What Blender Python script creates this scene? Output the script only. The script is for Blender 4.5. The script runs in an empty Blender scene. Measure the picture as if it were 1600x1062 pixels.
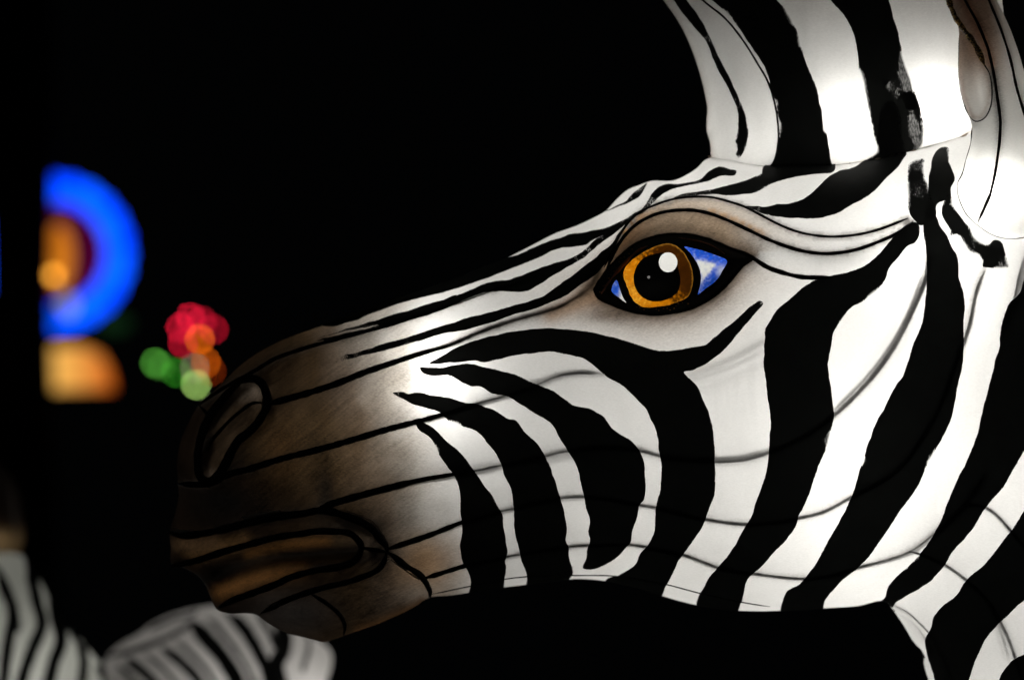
import bpy, math, random
import numpy as np
from mathutils import Vector, noise
from mathutils.geometry import delaunay_2d_cdt
random.seed(7); np.random.seed(7)
scene = bpy.context.scene
COL = scene.collection

# ------------------------------------------------------------------ camera, world, exposure
S = 0.0006            # metres per traced unit on the lantern's centre plane
F = 2.6               # camera to centre plane
cam_d = bpy.data.cameras.new("camera")
cam = bpy.data.objects.new("camera", cam_d); COL.objects.link(cam)
cam.location = (0, -F, 0); cam.rotation_euler = (math.radians(90), 0, 0)
cam_d.sensor_width = 36; cam_d.lens = 36 * F / (1600 * S)
cam_d.clip_start = 0.05; cam_d.clip_end = 200
cam_d.dof.use_dof = True; cam_d.dof.focus_distance = F - 0.105
cam_d.dof.aperture_fstop = (cam_d.lens / 1000) / 0.0375
scene.camera = cam
w = bpy.data.worlds.new("World"); scene.world = w; w.use_nodes = True
bg = w.node_tree.nodes["Background"]
bg.inputs[0].default_value = (0.8, 0.9, 1.0, 1); bg.inputs[1].default_value = 0.0006
scene.view_settings.view_transform = 'Standard'
scene.view_settings.look = 'None'
scene.view_settings.exposure = 0.0
scene.view_settings.gamma = 1.0
scene.cycles.max_bounces = 8
scene.cycles.diffuse_bounces = 4

def world_pt(u, v, depth):
    """traced unit (u,v) at 'depth' metres in front of the centre plane"""
    k = (F - depth) / F
    return Vector(((u - 800) * S * k, -depth, -(v - 531) * S * k))

def lamp(name, u, v, depth, power, radius=0.02, color=(1, 0.97, 0.92)):
    l = bpy.data.lights.new(name, 'POINT'); l.energy = power; l.shadow_soft_size = radius; l.color = color
    o = bpy.data.objects.new(name, l); COL.objects.link(o); o.location = world_pt(u, v, depth * S)
    return o
l = bpy.data.lights.new('front_fill_lamp', 'POINT'); l.energy = 6; l.shadow_soft_size = .12; l.color = (1, .93, .85)  # unseen fill lamp added in front to brighten muzzle and rims
o = bpy.data.objects.new('front_fill_lamp', l); COL.objects.link(o); o.location = (-2.2, -4.2, 2.0)
LK = 0.62
for (u, v, d, p, r) in [
        (680, 604, 78, .74, .016), (1000, 690, 0, .50, .02), (1330, 690, 40, 1.6, .025),
        (1450, 440, 70, 1.05, .025), (1322, 190, 28, .40, .02), (1450, 165, 34, .40, .02), (1535, 150, 88, .05, .03), (1205, 235, 8, .09, .015), (1120, 420, 30, .26, .02), (1040, 440, 80, .13, .02),
        (1555, 300, 185, .42, .02), (1570, 760, 30, .80, .025), (840, 520, 10, .02, .015),
        (1620, 1080, 30, .4, .03), (1900, 1000, 0, 1.2, .03), (430, 850, 20, .065, .015)]:
    lamp('lantern_bulb', u, v, d, p * LK, r)

# ------------------------------------------------------------------ helpers
def P(s):
    a = [float(t) for t in s.replace(',', ' ').split()]
    return [(a[i], a[i + 1]) for i in range(0, len(a), 2)]

def catmull(pts, step, closed=False, alpha_sharp=False):
    n = len(pts); out = []
    p = np.array(pts, float)
    rng = range(n if closed else n - 1)
    for i in rng:
        p1, p2 = p[i], p[(i + 1) % n]
        p0 = p[(i - 1) % n] if (closed or i > 0) else 2 * p1 - p2
        p3 = p[(i + 2) % n] if (closed or i + 2 < n) else 2 * p2 - p1
        L = np.linalg.norm(p2 - p1)
        if L < 1e-6: continue
        # tangents limited so that uneven spacing gives no loops
        l0 = max(np.linalg.norm(p1 - p0), 1e-6); l1 = max(np.linalg.norm(p3 - p2), 1e-6)
        m1 = ((p1 - p0) / l0 * L + (p2 - p1)) * .5 if l0 > 0 else p2 - p1
        m2 = ((p3 - p2) / l1 * L + (p2 - p1)) * .5
        k = max(1, int(round(L / step)))
        for j in range(k):
            t = j / k; t2 = t * t; t3 = t2 * t
            out.append((2*t3 - 3*t2 + 1) * p1 + (t3 - 2*t2 + t) * m1 + (-2*t3 + 3*t2) * p2 + (t3 - t2) * m2)
    if not closed: out.append(p[-1])
    return np.array(out)

def seg_dist(U, V, poly, closed=False):
    U = np.asarray(U, float).ravel(); V = np.asarray(V, float).ravel()
    p = np.asarray(poly, float)
    a = p if closed else p[:-1]; b = np.roll(p, -1, 0) if closed else p[1:]
    best = np.full(U.shape, 1e9)
    for i in range(0, len(U), 4000):
        u = U[i:i+4000, None]; v = V[i:i+4000, None]
        dx = b[:, 0] - a[:, 0]; dy = b[:, 1] - a[:, 1]
        L = dx * dx + dy * dy + 1e-12
        t = np.clip(((u - a[:, 0]) * dx + (v - a[:, 1]) * dy) / L, 0, 1)
        q = (u - a[:, 0] - t * dx) ** 2 + (v - a[:, 1] - t * dy) ** 2
        best[i:i+4000] = np.sqrt(q.min(1))
    return best

def inside(U, V, poly):
    U = np.asarray(U, float).ravel(); V = np.asarray(V, float).ravel()
    p = np.asarray(poly, float); q = np.roll(p, -1, 0)
    c = np.zeros(U.shape, bool)
    for (x1, y1), (x2, y2) in zip(p, q):
        if y1 == y2: continue
        m = ((y1 > V) != (y2 > V))
        c ^= m & (U < (x2 - x1) * (V - y1) / (y2 - y1) + x1)
    return c

def smooth(e0, e1, x):
    t = np.clip((np.asarray(x, float) - e0) / (e1 - e0), 0, 1); return t * t * (3 - 2 * t)

# ------------------------------------------------------------------ materials
def nodes_of(name):
    m = bpy.data.materials.new(name); m.use_nodes = True
    nt = m.node_tree; nt.nodes.clear()
    return m, nt, nt.nodes, nt.links

def N(nt, t, **kw):
    n = nt.nodes.new(t)
    for k, v in kw.items(): setattr(n, k, v)
    return n

def mathn(nt, op, a, b=None, c=None, clamp=False):
    n = N(nt, 'ShaderNodeMath', operation=op); n.use_clamp = clamp
    for i, x in enumerate((a, b, c)):
        if x is None: continue
        if hasattr(x, 'links') or hasattr(x, 'is_linked'): nt.links.new(x, n.inputs[i])
        else: n.inputs[i].default_value = x
    return n.outputs[0]

def silk_material(name='lantern_silk', gain=1.0, fixed=None, grain=0.22, gloss=0.06):
    m, nt, nd, lk = nodes_of(name)
    out = N(nt, 'ShaderNodeOutputMaterial')
    tc = N(nt, 'ShaderNodeTexCoord')
    mp = N(nt, 'ShaderNodeMapping'); mp.inputs['Rotation'].default_value = (0, math.radians(35), 0)
    mp.inputs['Scale'].default_value = (1, 1, 3.2); lk.new(tc.outputs['Object'], mp.inputs[0])
    n1 = N(nt, 'ShaderNodeTexNoise'); n1.inputs['Scale'].default_value = 420; n1.inputs['Detail'].default_value = 3
    lk.new(mp.outputs[0], n1.inputs['Vector'])
    n2 = N(nt, 'ShaderNodeTexNoise'); n2.inputs['Scale'].default_value = 19; n2.inputs['Detail'].default_value = 5
    lk.new(tc.outputs['Object'], n2.inputs['Vector'])
    if fixed is None:
        at = N(nt, 'ShaderNodeAttribute', attribute_name='tint'); tint = at.outputs['Color']
    else:
        rgb = N(nt, 'ShaderNodeRGB'); rgb.outputs[0].default_value = (*fixed, 1); tint = rgb.outputs[0]
    # the darker the airbrush coat, the more the weave and the mottling show
    bw = N(nt, 'ShaderNodeRGBToBW'); lk.new(tint, bw.inputs[0])
    darkness = mathn(nt, 'SUBTRACT', 1.0, bw.outputs[0], clamp=True)
    amp1 = mathn(nt, 'MULTIPLY_ADD', darkness, grain * 8, grain * .3)
    dk2 = mathn(nt, 'POWER', darkness, 2.5)
    amp2 = mathn(nt, 'MULTIPLY_ADD', dk2, 2.5, 0.09)
    g1 = mathn(nt, 'MULTIPLY', mathn(nt, 'SUBTRACT', n1.outputs[0], 0.5), amp1)
    g2 = mathn(nt, 'MULTIPLY', mathn(nt, 'SUBTRACT', n2.outputs[0], 0.5), amp2)
    r3 = N(nt, 'ShaderNodeMapping'); r3.inputs['Rotation'].default_value = (0, math.radians(38), 0); lk.new(tc.outputs['Object'], r3.inputs[0])
    s3 = N(nt, 'ShaderNodeMapping'); s3.inputs['Scale'].default_value = (.07, 1, 1); lk.new(r3.outputs[0], s3.inputs[0])
    n3 = N(nt, 'ShaderNodeTexNoise'); n3.inputs['Scale'].default_value = 330; n3.inputs['Detail'].default_value = 3; lk.new(s3.outputs[0], n3.inputs['Vector'])
    g3 = mathn(nt, 'MULTIPLY', mathn(nt, 'SUBTRACT', n3.outputs[0], .5), mathn(nt, 'MULTIPLY_ADD', dk2, 1.5, .015))
    g2 = mathn(nt, 'ADD', g2, g3)
    f = mathn(nt, 'ADD', mathn(nt, 'ADD', g1, g2), 1.0)
    f = mathn(nt, 'MAXIMUM', f, 0.05)
    mul = N(nt, 'ShaderNodeVectorMath', operation='SCALE'); lk.new(tint, mul.inputs[0]); lk.new(f, mul.inputs['Scale'])
    bp = N(nt, 'ShaderNodeBump'); bp.inputs['Strength'].default_value = .25; bp.inputs['Distance'].default_value = .0006
    lk.new(n1.outputs[0], bp.inputs['Height'])
    m4 = N(nt, 'ShaderNodeMapping'); m4.inputs['Scale'].default_value = (1, 1, .28); m4.inputs['Rotation'].default_value = (0, math.radians(14), 0); lk.new(tc.outputs['Object'], m4.inputs[0])
    n4 = N(nt, 'ShaderNodeTexNoise'); n4.inputs['Scale'].default_value = 34; n4.inputs['Detail'].default_value = 2.5; lk.new(m4.outputs[0], n4.inputs['Vector'])
    b4 = N(nt, 'ShaderNodeBump'); b4.inputs['Strength'].default_value = .6; b4.inputs['Distance'].default_value = .005; lk.new(n4.outputs[0], b4.inputs['Height'])
    tr = N(nt, 'ShaderNodeBsdfTranslucent'); lk.new(mul.outputs[0], tr.inputs['Color']); lk.new(b4.outputs[0], tr.inputs['Normal'])
    dm = N(nt, 'ShaderNodeVectorMath', operation='SCALE'); dm.inputs['Scale'].default_value = .62; lk.new(mul.outputs[0], dm.inputs[0])
    df = N(nt, 'ShaderNodeBsdfDiffuse'); lk.new(dm.outputs[0], df.inputs['Color']); lk.new(bp.outputs[0], df.inputs['Normal'])
    mx = N(nt, 'ShaderNodeMixShader'); mx.inputs[0].default_value = .52
    lk.new(df.outputs[0], mx.inputs[1]); lk.new(tr.outputs[0], mx.inputs[2])
    gl = N(nt, 'ShaderNodeBsdfGlossy'); gl.inputs['Roughness'].default_value = .42; gl.inputs['Color'].default_value = (.7, .7, .7, 1)
    lk.new(bp.outputs[0], gl.inputs['Normal'])
    m2 = N(nt, 'ShaderNodeMixShader'); m2.inputs[0].default_value = gloss
    lk.new(mx.outputs[0], m2.inputs[1]); lk.new(gl.outputs[0], m2.inputs[2])
    lk.new(m2.outputs[0], out.inputs[0])
    return m

def paint_material(name='black_paint', color=(.007, .0075, .007), leak=.002, dry=1.0):
    """brushed opaque paint; the 'edge' attribute (distance to the stroke's rim) and 'thin' drive the dry-brush gaps"""
    m, nt, nd, lk = nodes_of(name)
    out = N(nt, 'ShaderNodeOutputMaterial')
    tc = N(nt, 'ShaderNodeTexCoord')
    e = N(nt, 'ShaderNodeAttribute', attribute_name='edge').outputs['Fac']
    th = N(nt, 'ShaderNodeAttribute', attribute_name='thin').outputs['Fac']
    n1 = N(nt, 'ShaderNodeTexNoise'); n1.inputs['Scale'].default_value = 520; n1.inputs['Detail'].default_value = 3
    mp = N(nt, 'ShaderNodeMapping'); mp.inputs['Scale'].default_value = (2.4, 1, .55); mp.inputs['Rotation'].default_value = (0, math.radians(20), 0); lk.new(tc.outputs['Object'], mp.inputs[0])
    lk.new(mp.outputs[0], n1.inputs['Vector'])
    n2 = N(nt, 'ShaderNodeTexNoise'); n2.inputs['Scale'].default_value = 45; n2.inputs['Detail'].default_value = 3
    lk.new(tc.outputs['Object'], n2.inputs['Vector'])
    # cover = edge*k + fine + broad - thin
    fine = mathn(nt, 'MULTIPLY', mathn(nt, 'SUBTRACT', n1.outputs[0], .5), 6.5 * dry)
    broad = mathn(nt, 'MULTIPLY', mathn(nt, 'SUBTRACT', n2.outputs[0], .40), 3.4 * dry)
    c = mathn(nt, 'ADD', mathn(nt, 'MINIMUM', mathn(nt, 'MULTIPLY', e, .62), 4.0), mathn(nt, 'ADD', fine, broad))
    c = mathn(nt, 'ADD', c, mathn(nt, 'MULTIPLY', th, -10.0))
    c = mathn(nt, 'ADD', c, 1.7)
    a = N(nt, 'ShaderNodeMapRange', interpolation_type='SMOOTHSTEP'); lk.new(c, a.inputs[0])
    a.inputs[1].default_value = 0; a.inputs[2].default_value = 1.6
    # inside the stroke even the thinnest coat only lets a grey glow through
    body = mathn(nt, 'MULTIPLY', mathn(nt, 'MULTIPLY', e, .3, clamp=True), mathn(nt, 'MULTIPLY_ADD', n1.outputs[0], .42, .70), clamp=True)
    alpha = mathn(nt, 'MAXIMUM', a.outputs[0], body)
    cr = N(nt, 'ShaderNodeMapRange'); lk.new(n2.outputs[0], cr.inputs[0])
    cr.inputs[1].default_value = .3; cr.inputs[2].default_value = .8; cr.inputs[3].default_value = .6; cr.inputs[4].default_value = 1.6
    sc = N(nt, 'ShaderNodeVectorMath', operation='SCALE'); sc.inputs[0].default_value = color; lk.new(cr.outputs[0], sc.inputs['Scale'])
    df = N(nt, 'ShaderNodeBsdfDiffuse'); lk.new(sc.outputs[0], df.inputs[0])
    tr = N(nt, 'ShaderNodeBsdfTranslucent'); tr.inputs[0].default_value = (leak * .95, leak * 1.03, leak * .98, 1)
    ad = N(nt, 'ShaderNodeAddShader'); lk.new(df.outputs[0], ad.inputs[0]); lk.new(tr.outputs[0], ad.inputs[1])
    gl = N(nt, 'ShaderNodeBsdfGlossy'); gl.inputs['Roughness'].default_value = .4; gl.inputs['Color'].default_value = (.5, .5, .5, 1)
    mg = N(nt, 'ShaderNodeMixShader'); mg.inputs[0].default_value = .03
    lk.new(ad.outputs[0], mg.inputs[1]); lk.new(gl.outputs[0], mg.inputs[2])
    tp = N(nt, 'ShaderNodeBsdfTransparent')
    mx = N(nt, 'ShaderNodeMixShader'); lk.new(alpha, mx.inputs[0]); lk.new(tp.outputs[0], mx.inputs[1]); lk.new(mg.outputs[0], mx.inputs[2])
    lk.new(mx.outputs[0], out.inputs[0])
    return m

def solid_material(name, color, rough=.5, spec=.3, bump=0.0, bscale=300):
    m, nt, nd, lk = nodes_of(name)
    out = N(nt, 'ShaderNodeOutputMaterial'); b = N(nt, 'ShaderNodeBsdfPrincipled')
    tc = N(nt, 'ShaderNodeTexCoord'); n = N(nt, 'ShaderNodeTexNoise'); n.inputs['Scale'].default_value = bscale; n.inputs['Detail'].default_value = 4
    lk.new(tc.outputs['Object'], n.inputs['Vector'])
    r = N(nt, 'ShaderNodeMapRange'); lk.new(n.outputs[0], r.inputs[0]); r.inputs[3].default_value = .55; r.inputs[4].default_value = 1.5
    sc = N(nt, 'ShaderNodeVectorMath', operation='SCALE'); sc.inputs[0].default_value = color; lk.new(r.outputs[0], sc.inputs['Scale'])
    lk.new(sc.outputs[0], b.inputs['Base Color'])
    b.inputs['Roughness'].default_value = rough; b.inputs['Specular IOR Level'].default_value = spec
    if bump:
        bp = N(nt, 'ShaderNodeBump'); bp.inputs['Strength'].default_value = bump; bp.inputs['Distance'].default_value = .002
        lk.new(n.outputs[0], bp.inputs['Height']); lk.new(bp.outputs[0], b.inputs['Normal'])
    lk.new(b.outputs[0], out.inputs[0])
    return m

def glow_material(name, c1, c2, strength, scale=4.0):
    m, nt, nd, lk = nodes_of(name)
    out = N(nt, 'ShaderNodeOutputMaterial'); em = N(nt, 'ShaderNodeEmission')
    tc = N(nt, 'ShaderNodeTexCoord'); n = N(nt, 'ShaderNodeTexNoise'); n.inputs['Scale'].default_value = scale
    lk.new(tc.outputs['Object'], n.inputs['Vector'])
    r = N(nt, 'ShaderNodeMapRange'); lk.new(n.outputs[0], r.inputs[0]); r.inputs[1].default_value = .35; r.inputs[2].default_value = .65
    mx = N(nt, 'ShaderNodeMix', data_type='RGBA'); lk.new(r.outputs[0], mx.inputs['Factor'])
    mx.inputs['A'].default_value = (*c1, 1); mx.inputs['B'].default_value = (*c2, 1)
    lk.new(mx.outputs['Result'], em.inputs[0]); em.inputs[1].default_value = strength
    lk.new(em.outputs[0], out.inputs[0])
    return m

MAT_SILK = silk_material()
MAT_BLACK = paint_material()
MAT_WIRE = solid_material('black_wire', (.008, .0075, .007), .6, .15)
MAT_LINER = paint_material('eyeliner_paint', (.004, .003, .0025), .0003, .35)

# ------------------------------------------------------------------ objects
def empty(name, loc=(0, 0, 0), label=None, cat=None, group=None):
    o = bpy.data.objects.new(name, None); COL.objects.link(o); o.location = loc
    o.empty_display_size = .05
    if label: o['label'] = label
    if cat: o['category'] = cat
    if group: o['group'] = group
    return o

def mesh_obj(name, verts, faces, mat, parent=None, smooth_shade=True, attrs=None):
    me = bpy.data.meshes.new(name); me.from_pydata([tuple(v) for v in verts], [], [tuple(f) for f in faces])
    if smooth_shade: me.polygons.foreach_set('use_smooth', [True] * len(me.polygons))
    for k, a in (attrs or {}).items():
        a = np.asarray(a, np.float32)
        if a.ndim == 2:
            at = me.attributes.new(k, 'FLOAT_COLOR', 'POINT'); at.data.foreach_set('color', np.c_[a, np.ones(len(a), np.float32)].astype(np.float32).ravel())
        else:
            at = me.attributes.new(k, 'FLOAT', 'POINT'); at.data.foreach_set('value', a)
    me.materials.append(mat); me.update()
    o = bpy.data.objects.new(name, me); COL.objects.link(o)
    if parent is not None:
        o.parent = parent
        root = parent
        off = Vector((0, 0, 0))
        while root is not None: off += root.location; root = root.parent
        o.location = -off
    return o

def mirror_copy(o, parent):
    """the same piece on the far cheek of the lantern (mirrored through the centre plane)"""
    c = o.copy(); COL.objects.link(c); c.parent = parent; c.scale = (1, -1, 1)
    return c

class Shell:
    """inflated double-sided lantern shell over a traced outline"""
    def __init__(self, outline, k, cap=1e9, step=8, y0=0.0, centre=None, feat=None, close=6):
        self.out = np.asarray(outline, float); self.k = k; self.y0 = y0; self.centre = centre; self.feat = feat; self.cap = cap
        self.step = step
        lo = self.out.min(0) - 3 * step; hi = self.out.max(0) + 3 * step
        self.lo = lo
        nx = int((hi[0] - lo[0]) / step) + 1; ny = int((hi[1] - lo[1]) / step) + 1
        gx = lo[0] + np.arange(nx) * step; gy = lo[1] + np.arange(ny) * step
        GX, GY = np.meshgrid(gx, gy)
        ins = inside(GX, GY, self.out).reshape(ny, nx)
        dist = seg_dist(GX, GY, self.out, True).reshape(ny, nx)
        # boundary-fitted start, then over-relaxed red/black sweeps
        h = np.where(ins, dist * 60, 0.0)
        red = (np.add.outer(np.arange(ny), np.arange(nx)) % 2 == 0)
        near = ins & (dist < step)
        om = 1.94
        for it in range(500):
            for par in (red, ~red):
                avg = np.zeros_like(h)
                avg[1:-1, 1:-1] = (h[:-2, 1:-1] + h[2:, 1:-1] + h[1:-1, :-2] + h[1:-1, 2:] + step * step) / 4
                msk = par & ins
                h[msk] += om * (avg[msk] - h[msk])
        h = np.maximum(h, 0)
        q = np.where(ins & (dist > 1.3 * step), 2 * h / np.maximum(dist, 1), 0); wq = (q > 0).astype(float)
        for it in range(40):
            s = np.zeros_like(q); ww = np.zeros_like(q)
            for dy, dx in ((0, 1), (0, -1), (1, 0), (-1, 0)):
                s += np.roll(np.roll(q * wq, dy, 0), dx, 1); ww += np.roll(np.roll(wq, dy, 0), dx, 1)
            new = (wq == 0) & (ww > 0)
            q[new] = s[new] / ww[new]; wq[new] = 1
        self.h = h; self.q = q

    def samp(self, A, U, V):
        x = (U - self.lo[0]) / self.step; y = (V - self.lo[1]) / self.step
        x = np.clip(x, 0, A.shape[1] - 1.001); y = np.clip(y, 0, A.shape[0] - 1.001)
        i = x.astype(int); j = y.astype(int); fx = x - i; fy = y - j
        return (A[j, i] * (1 - fx) * (1 - fy) + A[j, i + 1] * fx * (1 - fy) + A[j + 1, i] * (1 - fx) * fy + A[j + 1, i + 1] * fx * fy)

    def depth(self, U, V):
        U = np.asarray(U, float).ravel(); V = np.asarray(V, float).ravel()
        dist = np.where(inside(U, V, self.out), seg_dist(U, V, self.out, True), 0)
        a = np.maximum(self.samp(self.h, U, V) * 2, 0); b = np.maximum(dist * self.samp(self.q, U, V), 0)
        t = smooth(18, 40, dist)
        d = self.k * np.sqrt(np.maximum(a * t + b * (1 - t), 0))
        d = np.where(d > self.cap * .6, self.cap * .6 + (self.cap * .4) * np.tanh((d - self.cap * .6) / (self.cap * .4)), d)
        if self.feat is not None: d = d + self.feat(U, V) * smooth(0, 35, dist)
        return np.maximum(d, 0)

    def place(self, U, V, off=0.0, side=1):
        U = np.asarray(U, float).ravel(); V = np.asarray(V, float).ravel()
        e = 1.5
        d = self.depth(U, V)
        if np.any(off):
            du = (self.depth(U + e, V) - self.depth(U - e, V)) / (2 * e); dv = (self.depth(U, V + e) - self.depth(U, V - e)) / (2 * e)
            n = np.sqrt(1 + du * du + dv * dv)
            U = U - off * du / n; V = V - off * dv / n; d = d + off / n
        c = 0 if self.centre is None else self.centre(U, V)
        dd = (d * side + c)
        Ks = S * (F - self.y0) / F
        depth = self.y0 + dd * Ks
        k = (F - depth) / F
        return np.c_[(U - 800) * S * k, -depth, -(V - 531) * S * k]

def triangulate(poly, spacing, holes=(), lines=(), clip=None, fine_rim=False, coarse=None):
    """constrained triangulation of a traced region -> (pts, tris, constrained edge set)"""
    pts = []; edges = []; extra = []
    def add(c, closed):
        b = len(pts); pts.extend([tuple(p) for p in c]); n = len(c)
        for i in range(n if closed else n - 1): edges.append((b + i, b + (i + 1) % n))
    add(poly, True)
    for h in holes: add(h, True)
    lo = np.array(poly).min(0); hi = np.array(poly).max(0)
    if clip is not None:
        c = np.asarray(clip); n = len(c)
        for i in range(n):
            a, b = c[i], c[(i + 1) % n]
            if max(a[0], b[0]) < lo[0] - 5 or min(a[0], b[0]) > hi[0] + 5 or max(a[1], b[1]) < lo[1] - 5 or min(a[1], b[1]) > hi[1] + 5: continue
            add([a, b], False)
            if not fine_rim:
                t = np.array([b[1] - a[1], a[0] - b[0]]) / (np.hypot(b[0] - a[0], b[1] - a[1]) + 1e-9)
                for r in (.6, 1.8, 3.6):
                    for sg in (1, -1): extra.append(a + t * r * sg)
    for l in lines: add(l, False)
    xs = np.arange(lo[0], hi[0], spacing); ys = np.arange(lo[1], hi[1], spacing * .866)
    gx, gy = np.meshgrid(xs, ys); gx = gx + (np.arange(len(ys)) % 2)[:, None] * spacing * .5
    gx = gx.ravel(); gy = gy.ravel()
    if coarse is not None:
        vis = (gx > -30) & (gx < 1640) & (gy > -30) & (gy < 1100)
        idx = np.arange(len(gx)); keep = vis | (((np.round(gx / spacing).astype(int) % coarse) == 0) & ((np.round(gy / (spacing * .866)).astype(int) % coarse) == 0))
        gx = gx[keep]; gy = gy[keep]
    m = inside(gx, gy, poly)
    gx = gx[m]; gy = gy[m]
    if len(gx):
        near = seg_dist(gx, gy, poly, True)
        for h in holes: near = np.minimum(near, seg_dist(gx, gy, h, True))
        for l in lines: near = np.minimum(near, seg_dist(gx, gy, l))
        m = near > spacing * .55
        for x, y in zip(gx[m], gy[m]): pts.append((x, y))
    if extra:
        q = np.array(extra)
        ok = inside(q[:, 0], q[:, 1], clip) & inside(q[:, 0], q[:, 1], poly)
        pts.extend([tuple(x) for x in q[ok]])
    if fine_rim:
        c = np.asarray(poly)
        t = np.roll(c, -1, 0) - np.roll(c, 1, 0); nn = np.c_[-t[:, 1], t[:, 0]] / (np.linalg.norm(t, axis=1)[:, None] + 1e-9)
        for r in (.6, 1.8, 3.6):
            for sgn in (1, -1):
                q = c + nn * r * sgn
                ok = inside(q[:, 0], q[:, 1], poly) & (seg_dist(q[:, 0], q[:, 1], poly, True) > r * .85)
                pts.extend([tuple(x) for x in q[ok]])
    v, e, f, ov, oe, of = delaunay_2d_cdt([Vector(p) for p in pts], edges, [], 0, 1e-3)
    v = np.array([tuple(x) for x in v]); f = np.array([tuple(x) for x in f if len(x) == 3], int)
    cen = v[f].mean(1)
    ok = inside(cen[:, 0], cen[:, 1], poly)
    for h in holes: ok &= ~inside(cen[:, 0], cen[:, 1], h)
    if clip is not None: ok &= inside(cen[:, 0], cen[:, 1], clip)
    f = f[ok]
    ar = (v[f[:, 1], 0] - v[f[:, 0], 0]) * (v[f[:, 2], 1] - v[f[:, 0], 1]) - (v[f[:, 2], 0] - v[f[:, 0], 0]) * (v[f[:, 1], 1] - v[f[:, 0], 1])
    f[ar > 0] = f[ar > 0][:, ::-1]          # v points down in the traced plane: faces look at -Y
    f = f[np.abs(ar) > 1e-4]
    cons = {tuple(sorted(x)) for x, o in zip(e, oe) if len(o)}
    return v, f, cons

def compact(v, f):
    used = np.unique(f); mp = -np.ones(len(v), int); mp[used] = np.arange(len(used))
    return v[used], mp[f], used

def split_panels(v, f, cons, min_area=250):
    par = list(range(len(f)))
    def find(i):
        while par[i] != i: par[i] = par[par[i]]; i = par[i]
        return i
    em = {}
    for i, t in enumerate(f):
        for a, b in ((0, 1), (1, 2), (2, 0)): em.setdefault(tuple(sorted((int(t[a]), int(t[b])))), []).append(i)
    for k, l in em.items():
        if len(l) == 2 and k not in cons:
            a, b = find(l[0]), find(l[1])
            if a != b: par[a] = b
    A = np.abs((v[f[:, 1], 0] - v[f[:, 0], 0]) * (v[f[:, 2], 1] - v[f[:, 0], 1]) - (v[f[:, 2], 0] - v[f[:, 0], 0]) * (v[f[:, 1], 1] - v[f[:, 0], 1])) / 2
    for rnd in range(3):
        area = {}
        for i in range(len(f)): r = find(i); area[r] = area.get(r, 0) + A[i]
        for k, l in em.items():
            if len(l) == 2:
                a, b = find(l[0]), find(l[1])
                if a != b and min(area.get(a, 1e9), area.get(b, 1e9)) < min_area:
                    if area.get(a, 0) > area.get(b, 0): a, b = b, a
                    par[a] = b; area[b] = area.get(b, 0) + area.get(a, 0)
    comps = {}
    for i in range(len(f)): comps.setdefault(find(i), []).append(i)
    return [f[c] for c in comps.values()]

def wobble(c, amp, freq, seed):
    out = []
    for x, y in c:
        out.append((x + amp * noise.noise((x * freq, y * freq, seed)) + .4 * amp * noise.noise((x * freq * 4, y * freq * 4, seed + 5)),
                    y + amp * noise.noise((x * freq, y * freq, seed + 11)) + .4 * amp * noise.noise((x * freq * 4, y * freq * 4, seed + 17))))
    return np.array(out)

def stripe(shell, pts, parent, clip=None, off=1.0, name='painted_stripe', mat=None, thin=(), spacing=6.0, mirror=True, side=1, amp=1.3):
    c = wobble(catmull(pts, 3.0, True), amp, .06, random.random() * 50)
    v, f, _ = triangulate(c, spacing, clip=clip)
    if len(f) == 0: return None
    v, f, _ = compact(v, f)
    e = seg_dist(v[:, 0], v[:, 1], c, True)
    t = np.zeros(len(v))
    for (x, y, r, a) in thin: t = np.maximum(t, a * np.exp(-((v[:, 0] - x) ** 2 + (v[:, 1] - y) ** 2) / (r * r)))
    pos = shell.place(v[:, 0], v[:, 1], off, side)
    o = mesh_obj(name, pos, f, mat or MAT_BLACK, parent, attrs={'edge': e, 'thin': t})
    if mirror: mirror_copy(o, parent)
    return o

def tube(name, pos, rad, mat, parent, sides=8):
    pos = [Vector(p) for p in pos]; n = len(pos)
    rad = np.full(n, rad) if np.isscalar(rad) else np.asarray(rad)
    vs = []; fs = []
    up = Vector((0, 1, 0))
    for i, p in enumerate(pos):
        t = (pos[min(i + 1, n - 1)] - pos[max(i - 1, 0)]).normalized()
        a = t.cross(up)
        if a.length < 1e-4: a = t.cross(Vector((1, 0, 0)))
        a.normalize(); b = t.cross(a)
        for s in range(sides):
            g = 2 * math.pi * s / sides
            vs.append(p + (a * math.cos(g) + b * math.sin(g)) * float(rad[i]))
    for i in range(n - 1):
        for s in range(sides):
            s2 = (s + 1) % sides
            fs.append((i * sides + s, i * sides + s2, (i + 1) * sides + s2, (i + 1) * sides + s))
    fs.append(tuple(range(sides))[::-1]); fs.append(tuple(range((n - 1) * sides, n * sides)))
    return mesh_obj(name, vs, fs, mat, parent)

def rib(shell, pts, r, parent, off=0.0, name='wire_rib', mirror=True, mat=None, taper=True, rough=.12, fade=None):
    c = catmull(pts, 5.0)
    n = len(c); i = np.arange(n)
    if fade is not None:                       # (u0, r0, u1, r1): painted-over thick wire in front, bare thin wire behind the silk further on
        t = smooth(fade[0], fade[2], c[:, 0]); r = fade[1] * (1 - t) + fade[3] * t
        off = .2 * r * (1 - t) - 1.25 * r * t
    pos = shell.place(c[:, 0], c[:, 1], off)
    sd = random.random() * 90
    rr = r * S * np.array([1 + rough * 2 * noise.noise((x * .09, y * .09, sd)) for x, y in c])
    if taper: rr = rr * np.clip(np.minimum(i + 1.5, n - i + .5) / 5.0, .35, 1)
    o = tube(name, pos, rr, mat or MAT_WIRE, parent)
    if mirror: mirror_copy(o, parent)
    return o

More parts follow.
